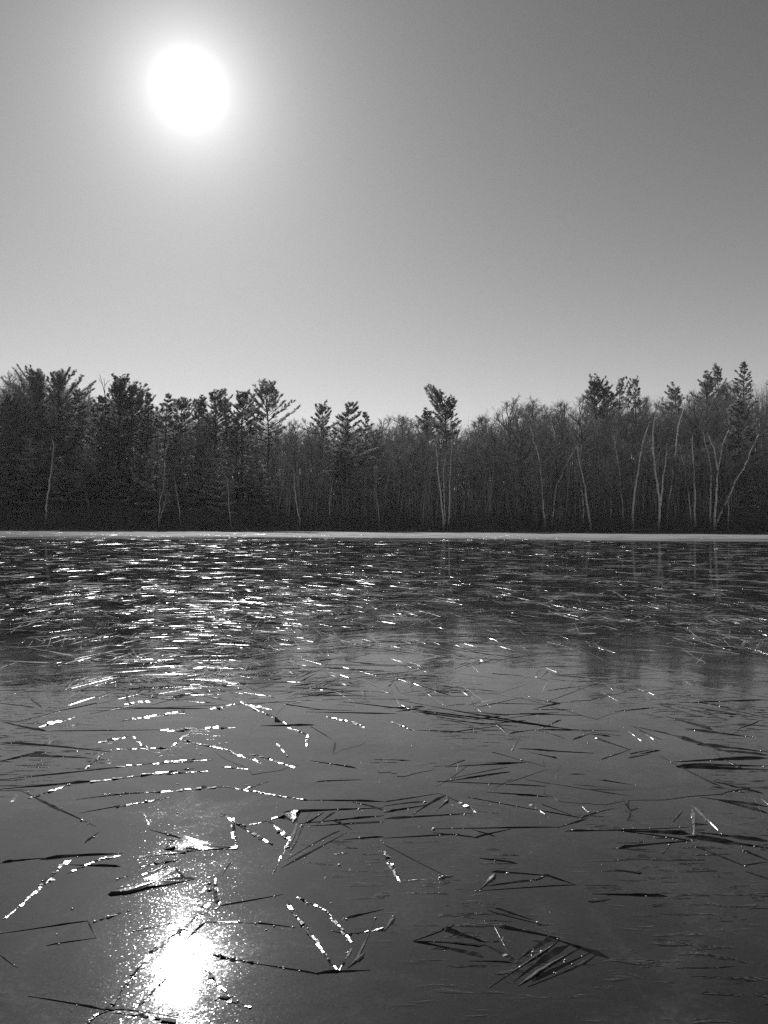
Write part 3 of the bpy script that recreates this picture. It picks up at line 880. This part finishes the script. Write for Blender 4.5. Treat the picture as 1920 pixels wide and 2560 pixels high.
TL = [((165, 122), (325, 75), 3, 'b'), ((0, 90), (200, 135), 3, 'd'), ((200, 135), (740, 128), 2, 'd'), ((690, 135), (1020, 118), 5, 'b'),
 ((430, 185), (555, 158), 3, 'b'), ((575, 160), (640, 215), 2, 'b'), ((735, 205), (830, 135), 1.6, 'b'), ((0, 185), (480, 225), 3, 'd'), ((0, 265), (200, 225), 3, 'd'),
 ((90, 240), (400, 252), 5, 'd'), ((370, 300), (460, 225), 1.4, 'b'), ((500, 215), (720, 208), 3, 'b'), ((800, 180), (1010, 225), 1.6, 'b'), ((1000, 228), (1140, 280), 2, 'b'), ((1080, 232), (1275, 293), 2.4, 'b'),
 ((500, 290), (850, 255), 2, 'b'), ((660, 280), (920, 258), 1.6, 'b'), ((0, 345), (530, 290), 2.2, 'd'), ((0, 385), (420, 350), 2.4, 'd'), ((390, 357), (840, 295), 2.0, 'b'), ((660, 325), (900, 308), 1.3, 'b'), ((960, 288), (1135, 305), 1.6, 'b'),
 ((330, 430), (620, 402), 1.8, 'd'), ((440, 408), (700, 396), 1.2, 'b'), ((660, 402), (965, 374), 2.6, 'b'), ((955, 374), (1135, 402), 1.4, 'b'), ((1120, 400), (1330, 434), 1.0, 'b'), ((1320, 433), (1659, 440), 1.4, 'd'),
 ((340, 490), (560, 452), 1.2, 'd'), ((500, 465), (740, 420), 1.8, 'b'), ((85, 390), (260, 480), 2.6, 'd'), ((230, 465), (415, 548), 1.6, 'd'), ((130, 425), (300, 366), 1.8, 'b'), ((45, 450), (88, 390), 2.0, 'p'),
 ((620, 495), (648, 557), 1.0, 'b'), ((645, 560), (790, 602), 1.2, 'd'), ((365, 620), (430, 568), 1.4, 'd'), ((950, 488), (1030, 540), 1.6, 'b'), ((1020, 530), (1170, 625), 2.2, 'b'), ((1000, 510), (1025, 640), 1.6, 'b'), ((1035, 545), (1085, 580), 2.2, 'd'),
 ((1075, 540), (1170, 520), 1.2, 'b'), ((1165, 520), (1250, 610), 1.6, 'b'), ((1170, 515), (1290, 490), 1.6, 'b'), ((1205, 565), (1255, 600), 3, 'b'), ((1290, 490), (1245, 640), 2.4, 'p'), ((1340, 485), (1250, 660), 1.6, 'p'),
 ((1180, 755), (1250, 615), 1.2, 'b'), ((1215, 728), (1500, 572), 1.8, 'd'), ((1240, 690), (1470, 565), 1.4, 'd'), ((1225, 485), (1659, 466), 1.8, 'd'), ((1290, 535), (1659, 500), 1.5, 'd'), ((1330, 545), (1659, 528), 2.6, 'd'),
 ((1320, 530), (1400, 485), 1.6, 'p'), ((1370, 540), (1450, 485), 1.6, 'd'), ((1440, 520), (1520, 560), 2.0, 'd'), ((1520, 440), (1659, 478), 1.6, 'd'),
 ((0, 705), (190, 683), 1.6, 'd'), ((170, 690), (530, 664), 2.0, 'd'), ((390, 700), (520, 672), 1.8, 'b'), ((600, 680), (900, 645), 1.8, 'b'), ((710, 645), (1025, 640), 2.8, 'b'), ((720, 605), (1000, 640), 3.0, 'b'), ((20, 945), (120, 860), 1.2, 'b'), ((110, 870), (215, 775), 1.6, 'b'), ((190, 800), (295, 697), 2.6, 'b'), ((290, 752), (460, 676), 1.4, 'b'), ((300, 712), (520, 720), 1.4, 'd'),
 ((600, 722), (770, 690), 1.6, 'b'), ((610, 758), (725, 715), 1.2, 'b'), ((470, 845), (640, 790), 2.0, 'b'), ((0, 1010), (380, 955), 1.2, 'd'), ((375, 952), (415, 1030), 0.9, 'd'), ((200, 1062), (420, 1028), 0.9, 'd'),
 ((905, 785), (840, 885), 1.2, 'b'), ((925, 765), (945, 892), 1.8, 'b'), ((915, 800), (935, 880), 2.6, 'd'), ((860, 895), (940, 900), 2.2, 'b'), ((945, 892), (1225, 840), 1.1, 'd'), ((960, 760), (1000, 700), 1.0, 'd'),
 ((470, 1350), (560, 1210), 2.0, 'b'), ((550, 1225), (660, 1090), 2.6, 'b'), ((640, 1110), (770, 1005), 3.2, 'b'), ((750, 1020), (880, 915), 3.0, 'b'), ((780, 1060), (890, 960), 1.2, 'd'), ((600, 1320), (720, 1200), 1.0, 'b'), ((580, 1000), (760, 960), 1.2, 'b'), ((890, 958), (1130, 966), 0.9, 'b'), ((1100, 965), (1280, 985), 0.9, 'd'),
 ((885, 1165), (995, 1285), 1.6, 'b'), ((920, 1105), (1100, 1138), 1.0, 'b'), ((1080, 1135), (1380, 1187), 1.0, 'd'), ((1360, 1183), (1600, 1168), 1.2, 'd'), ((1245, 872), (1350, 1030), 1.5, 'b'), ((1335, 1005), (1450, 1168), 1.2, 'b'), ((1283, 853), (1420, 920), 0.8, 'b'), ((1405, 912), (1520, 1050), 1.5, 'b'), ((1465, 1168), (1520, 1065), 1.1, 'b'), ((1500, 1160), (1575, 1090), 2.6, 'p'), ((1530, 1140), (1625, 945), 1.6, 'p'), ((1440, 1000), (1520, 1020), 0.9, 'd'),
 ((120, 1280), (460, 1343), 0.9, 'd'), ((440, 1335), (850, 1395), 1.8, 'b'), ((350, 1410), (490, 1325), 1.8, 'b'), ((0, 1105), (75, 1158), 0.7, 'd'), ((940, 1290), (1090, 1330), 1.6, 'b'), ((1480, 605), (1659, 592), 1.5, 'd'), ((1480, 950), (1659, 905), 1.6, 'd'), ((1500, 1012), (1659, 992), 0.9, 'b'), ((520, 920), (400, 960), 1.0, 'b'), ((560, 760), (500, 775), 1.2, 'b'), ((540, 20), (660, 5), 5, 'b'), ((520, 92), (800, 50), 5, 'b'), ((910, 40), (1020, 20), 7, 'b'), ((1060, 20), (1180, 42), 3, 'b'), ((1040, 10), (1240, 105), 2, 'b'), ((1125, 112), (1360, 108), 2.4, 'd'), ((1240, 120), (1330, 150), 1.6, 'b'), ((1325, 205), (1330, 145), 1.4, 'b'), ((1410, 72), (1500, 92), 2.0, 'b'), ((1515, 95), (1580, 125), 3, 'b'), ((1195, 190), (1245, 245), 1.4, 'b'), ((1340, 262), (1540, 295), 1.4, 'd'), ((1360, 355), (1560, 345), 1.8, 'd'), ((1060, 385), (1160, 352), 1.0, 'b')]
TR = [((0, 35), (180, 30), 2, 'd'), ((50, 50), (170, 38), 2.4, 'd'), ((30, 95), (130, 135), 1.4, 'b'), ((140, 130), (350, 140), 2, 'd'), ((280, 142), (480, 115), 2, 'd'), ((480, 93), (560, 168), 3, 'p'), ((545, 228), (590, 158), 2.4, 'p'), ((540, 147), (660, 128), 1.6, 'd'), ((650, 125), (790, 170), 1.6, 'd'), ((660, 128), (1020, 135), 1.4, 'd'), ((570, 210), (910, 230), 2, 'd'), ((600, 222), (750, 252), 1.6, 'd'),
 ((815, 172), (890, 145), 2, 'd'), ((880, 145), (980, 158), 1.4, 'd'), ((905, 163), (1065, 215), 2.0, 'd'), ((930, 262), (1070, 213), 2.0, 'd'), ((1105, 234), (1195, 218), 1.4, 'd'), ((680, 125), (770, 85), 1.4, 'd'), ((640, 40), (830, 45), 2, 'd'), ((700, 0), (762, 18), 3, 'p'), ((650, 37), (765, 14), 2, 'd'), ((960, 55), (1165, 35), 2, 'd'), ((1080, 115), (1245, 152), 2.4, 'd'), ((1215, 70), (1420, 130), 4.5, 'd'), ((1300, 125), (1600, 162), 4.5, 'd'), ((1240, 150), (1510, 232), 3.4, 'd'),
 ((1350, 192), (1659, 225), 4.5, 'd'), ((1420, 215), (1659, 240), 4, 'd'), ((1255, 268), (1659, 252), 3.6, 'd'), ((1260, 288), (1659, 300), 4.0, 'd'), ((1300, 278), (1659, 285), 3, 'd'), ((1190, 240), (1460, 374), 2.6, 'p'), ((1270, 12), (1659, 0), 2.4, 'd'), ((1340, 8), (1500, 37), 2.4, 'd'), ((1410, 378), (1560, 402), 2.8, 'd'), ((1420, 350), (1640, 405), 2.0, 'd'), ((1590, 135), (1605, 175), 2, 'p'), ((1440, 240), (1560, 300), 2.6, 'p'),
 ((230, 355), (545, 310), 1.6, 'd'), ((350, 335), (545, 312), 1.6, 'd'), ((225, 352), (705, 374), 1.6, 'd'), ((440, 398), (715, 420), 1.3, 'd'), ((800, 322), (880, 321), 1.2, 'd'), ((920, 345), (1095, 371), 1.5, 'd'), ((0, 442), (240, 403), 1.6, 'd'), ((0, 458), (180, 440), 1.6, 'd'), ((0, 515), (395, 488), 2.2, 'd'), ((240, 405), (400, 488), 2.0, 'd'), ((120, 500), (270, 412), 1.8, 'd'), ((225, 480), (280, 425), 2.6, 'p'), ((270, 415), (385, 478), 2.4, 'd'), ((0, 487), (200, 452), 1.6, 'd'),
 ((360, 420), (730, 487), 1.2, 'd'), ((600, 465), (860, 512), 1.0, 'd'), ((850, 512), (995, 468), 1.6, 'd'), ((750, 552), (880, 508), 1.1, 'p'), ((200, 557), (760, 549), 1.0, 'd'), ((0, 597), (330, 580), 1.4, 'd'), ((210, 573), (410, 597), 1.2, 'd'), ((390, 597), (550, 558), 1.2, 'd'), ((380, 560), (480, 590), 1.0, 'd'), ((860, 450), (892, 492), 2.4, 'p'),
 ((780, 567), (1320, 549), 1.4, 'd'), ((1000, 563), (1330, 612), 1.6, 'd'), ((1020, 565), (1320, 580), 3.2, 'd'), ((1300, 590), (1659, 640), 4.0, 'd'), ((1350, 570), (1659, 612), 3.0, 'd'), ((1010, 642), (1350, 608), 1.6, 'd'), ((1330, 628), (1570, 722), 1.4, 'd'), ((1550, 718), (1659, 700), 1.2, 'd'), ((1365, 420), (1659, 462), 3.2, 'd'), ((1440, 432), (1659, 490), 3.0, 'd'), ((1540, 650), (1659, 692), 2.0, 'd'), ((1560, 740), (1659, 775), 1.4, 'd'),
 ((1325, 452), (1465, 585), 2.0, 'p'), ((1235, 548), (1290, 475), 1.6, 'p'), ((1330, 470), (1338, 608), 2.6, 'p'), ((1200, 662), (1242, 618), 1.4, 'p'), ((1330, 540), (1400, 540), 2.4, 'd'), ((0, 625), (290, 772), 1.0, 'd'), ((0, 655), (40, 745), 2.0, 'b'), ((20, 680), (70, 792), 1.0, 'b'), ((240, 765), (300, 762), 2.0, 'p'), ((465, 743), (720, 760), 1.6, 'd'), ((480, 748), (405, 828), 2.6, 'p'), ((395, 826), (825, 800), 1.1, 'd'), ((440, 805), (640, 780), 2.2, 'd'), ((640, 775), (705, 760), 1.8, 'p'), ((690, 755), (830, 800), 1.4, 'd'), ((900, 838), (1225, 850), 1.6, 'd'), ((880, 870), (980, 862), 1.1, 'p'),
 ((410, 684), (575, 707), 1.4, 'd'), ((1000, 733), (1115, 746), 1.6, 'p'), ((0, 1005), (45, 933), 2.2, 'p'), ((125, 1042), (305, 968), 1.1, 'p'), ((125, 1042), (440, 1058), 1.6, 'p'), ((250, 990), (440, 1048), 2.8, 'd'), ((190, 1055), (430, 1112), 3.0, 'd'), ((130, 1045), (330, 1085), 1.2, 'd'), ((370, 1128), (555, 1137), 1.3, 'd'), ((440, 1060), (590, 1150), 2.6, 'd'), ((475, 975), (580, 1150), 1.3, 'p'), ((495, 982), (760, 1030), 2.0, 'd'), ((700, 1018), (975, 1118), 2.0, 'd'), ((580, 1125), (730, 1030), 2.6, 'd'), ((455, 1245), (755, 1042), 1.5, 'p'), ((560, 1220), (800, 1060), 3.0, 'd'), ((580, 1235), (860, 1068), 2.2, 'p'), ((640, 1220), (900, 1090), 2.2, 'd'), ((620, 1240), (920, 1100), 1.3, 'p'), ((445, 905), (690, 972), 1.2, 'p'), ((480, 900), (640, 950), 1.2, 'd')]
nb = 0; bead_c, bead_r = [], []
rgb = np.random.default_rng(77)
for L, zf in ((TL, zl), (TR, zr)):
    for a, b, w, st in L:
        A, B = on_ice(*zf(*a)), on_ice(*zf(*b))
        c = (A + B) / 2
        V, T = blade_geo(A, B, w * 0.01, rgb, st, (5 if np.linalg.norm(A - B) < 0.12 else 9) if st == 'b' else 10)
        if st == 'b':                                    # the low dark ridge the bright facets sit on
            V2, T2 = blade_geo(A, B, w * 0.004, rgb, 'd', 5, (5, 9))
            T = np.concatenate([T, T2 + len(V)]); V = np.concatenate([V, V2])
        for q in range(rgb.poisson(np.linalg.norm(A - B) / (0.028 if st == 'b' else 0.09))):   # frozen droplets strung along the crystal
            bead_c.append(A + (B - A) * rgb.uniform(0, 1) + np.append(rgb.normal(0, 0.22 * w * 0.01, 2), 0)); bead_r.append(rgb.lognormal(math.log(0.0034), 0.35))
        c = V.mean(0); c[2] = 0
        mbx = MB(); mbx.add(V - c, T)
        link('ice_blade', mbx.mesh('ice_blade', M_PALE if st == 'p' else M_BLADE), lake, tuple(c)); nb += 1
# tipped plates that catch the sun: ragged outline, broken into facets
for poly, st in (([(480, 838), (560, 800), (755, 733), (785, 768), (835, 776), (640, 812)], 0.02), ([(720, 640), (800, 598), (1000, 640), (860, 648)], 0.02), ([(1225, 500), (1290, 490), (1265, 530)], 0.03)):
    P = []
    for i, p in enumerate(poly):
        q = poly[(i + 1) % len(poly)]
        for w in (0, 0.3, 0.62):
            P.append((p[0] + (q[0] - p[0]) * w + rgb.normal(0, 5) * (w > 0), p[1] + (q[1] - p[1]) * w + rgb.normal(0, 3) * (w > 0)))
    P = np.array([on_ice(*zl(*p)) for p in P]); c = P.mean(0); n = half_vec(c)
    Q = P - c; Q[:, 2] = -(Q[:, :2] @ n[:2]) / n[2]; Q[:, 2] += 0.001 - Q[:, 2].min(); Q[:, 2] += rgb.uniform(0, st * 0.09, len(Q))
    lo = Q.copy(); lo[:, :2] *= 1 + 0.012 / np.maximum(np.linalg.norm(Q[:, :2], axis=1, keepdims=True), 0.03); lo[:, 2] = -0.001; k = len(Q)
    cen = np.array([[0, 0, Q[:, 2].mean() + 0.0006]])
    T = [(2 * k, i, (i + 1) % k) for i in range(k)] + [(i, i + k, (i + 1) % k + k) for i in range(k)] + [(i, (i + 1) % k + k, (i + 1) % k) for i in range(k)]
    T = np.array(T); V, T = upward(np.concatenate([Q, lo, cen]), T, len(T))
    mbx = MB(); mbx.add(V, T)
    link('ice_plate', mbx.mesh('ice_plate', M_ICE), lake, (c[0], c[1], 0))


# broad thin plates frozen in at a slight tilt
for i in range(26):
    dep = rgb.uniform(2.3, 6.5); cx_, cy_ = rgb.uniform(-0.5, 0.5) * dep, dep
    k = int(rgb.integers(4, 7)); aa = np.sort(rgb.uniform(0, 2 * math.pi, k)); rr = rgb.uniform(0.5, 1.0, k) * rgb.uniform(0.14, 0.34); st_ = rgb.uniform(1.0, 2.2); ro = rgb.uniform(0, math.pi)
    q = np.column_stack([np.cos(aa) * rr * st_, np.sin(aa) * rr]); q = q @ np.array([[math.cos(ro), math.sin(ro)], [-math.sin(ro), math.cos(ro)]])
    q = np.concatenate([[q[m] + (q[(m + 1) % k] - q[m]) * w + (rgb.normal(0, 0.009, 2) if w else 0) for w in (0, 0.28, 0.52, 0.77)] for m in range(k)]); k = len(q)
    n = np.append(rgb.normal(0, R(0.16), 2), 1.0)
    Q = np.column_stack([q, -(q @ n[:2])]); Q[:, 2] = np.minimum(Q[:, 2] - Q[:, 2].min(), 0.0028) + 0.0006
    lo = Q.copy(); lo[:, :2] *= 1 + 0.011 / np.maximum(np.linalg.norm(q, axis=1, keepdims=True), 0.03); lo[:, 2] = -0.002
    T = [(2 * k, m, (m + 1) % k) for m in range(k)] + [(m, m + k, (m + 1) % k + k) for m in range(k)] + [(m, (m + 1) % k + k, (m + 1) % k) for m in range(k)]
    T = np.array(T); V, T = upward(np.concatenate([Q, lo, Q.mean(0)[None]]), T, len(T))
    mbx = MB(); mbx.add(V, T)
    link('ice_plate', mbx.mesh('ice_plate', M_ICE), lake, (cx_, cy_, 0))


for q in range(500):                       # loose droplets on the open sheet
    dep = rgb.uniform(1.9, 5.5); bead_c.append(np.array([rgb.normal(-0.15, 0.2) * dep, dep, 0])); bead_r.append(rgb.lognormal(math.log(0.0022), 0.4))
bc = np.array(bead_c); br = np.array(bead_r); bc[:, 2] = 0; n_ = len(bc)
an = np.arange(6) * math.pi / 3
ring = np.stack([np.cos(an), np.sin(an), np.zeros(6)], 1)
bv = np.concatenate([bc[:, None] + (ring * [1, 1, 0])[None] * br[:, None, None] + [0, 0, -0.0006],
                     bc[:, None] + (ring * [0.66, 0.66, 0])[None] * br[:, None, None] + np.array([0, 0, 0.36])[None, None] * br[:, None, None],
                     bc[:, None] + np.array([[[0, 0, 0.5]]]) * br[:, None, None]], 1)
bt = []
for m in range(6):
    q = (m + 1) % 6; bt += [(m, q, 6 + q), (m, 6 + q, 6 + m), (6 + m, 6 + q, 12)]
mbx = MB(); mbx.add(bv.reshape(-1, 3), ((np.arange(n_) * 13)[:, None, None] + np.array(bt)[None]).reshape(-1, 3))
o = link('frozen_droplets', mbx.mesh('frozen_droplets', M_DROP, True), lake); o['kind'] = 'stuff'


def bundle(cx_, cy_, rg, scale):
    """a fan of crystals sharing a direction"""
    th = rg.uniform(0, math.pi); n = int(rg.integers(2, 8)); out = []
    for i in range(n):
        L = scale * rg.lognormal(-0.75, 0.5); t = th + rg.normal(0, 0.22)
        d = np.array([math.cos(t), math.sin(t), 0]); o = np.array([cx_, cy_, 0]) + np.append(rg.normal(0, 0.16, 2) * scale, 0)
        out.append((o - d * L / 2, o + d * L / 2, rg.uniform(0.012, 0.04) * (0.6 + 0.4 * scale)))
    return out


# the wide field of crystals: bundles at even picture density out to the frosted ice
rgf = np.random.default_rng(21)
field = []
for i in range(5200):
    dep = math.exp(rgf.uniform(math.log(4.0), math.log(95)))
    if dep < 9 and rgf.uniform() > ((dep - 3.2) / 5.8) ** 2: continue
    lat = rgf.uniform(-0.62, 0.62) * dep
    field += bundle(lat, dep, rgf, 0.5 + 0.02 * dep if dep > 7.5 else 0.75)
for i in range(650):                      # more crystals below the sun, added to thicken the glitter
    dep = rgf.uniform(4.6, 13)
    field += bundle(rgf.normal(-0.2, 0.15) * dep, dep, rgf, 0.55)
for i in range(14):
    dep = rgf.uniform(2.6, 4.6)
    field += bundle(rgf.uniform(0.0, 0.6) * dep, dep, rgf, 0.35)[:3]
field.sort(key=lambda f: f[0][1] ** 2 - 0.0)
stuff = MB(); smooth_flags = []
for i, (a, b, w) in enumerate(field):
    near_ = nb < 300
    V, T = blade_geo(a, b, w, rgf, ('r', 'd', 'p', 'r')[i % 4], 8 if near_ else 4, (4, 13))
    if near_:
        c = V.mean(0); c[2] = 0; mbx = MB(); mbx.add(V - c, T)
        link('ice_blade', mbx.mesh('ice_blade', M_BLADE), lake, tuple(c)); nb += 1
    else:
        stuff.add(V, T); smooth_flags.append(np.full(len(T), rgf.uniform() < 0.65))
o = link('ice_crystals', stuff.mesh('ice_crystals', M_FROSTED, np.concatenate(smooth_flags)), lake)
o['kind'] = 'stuff'
print("blades", nb, len(field), sum(len(m.polygons) for m in bpy.data.meshes))

# ------------------------------------------------------------------ added scattering air: stands in for lens glare, lifts the dark wood
hz = MB()
x0, x1, y0, y1, z0_, z1_ = -3100, 3100, -1600, 4100, -1.8, 62
hz.add([(x, y, z) for z in (z0_, z1_) for y in (y0, y1) for x in (x0, x1)],
       [(0, 2, 3), (0, 3, 1), (4, 5, 7), (4, 7, 6), (0, 1, 5), (0, 5, 4), (2, 6, 7), (2, 7, 3), (0, 4, 6), (0, 6, 2), (1, 3, 7), (1, 7, 5)])
mh, kh, oh = mat_new('thin_light_veil')
pv = kh.n('ShaderNodeVolumePrincipled'); pv.inputs['Color'].default_value = grey(0.9); pv.inputs['Density'].default_value = 0.00009
pv.inputs['Anisotropy'].default_value = 0.35
kh.link(pv.outputs[0], oh.inputs['Volume'])
tag(link('light_veil', hz.mesh('light_veil', mh)), 'thin added veil of light over lake and wood', kind='stuff')
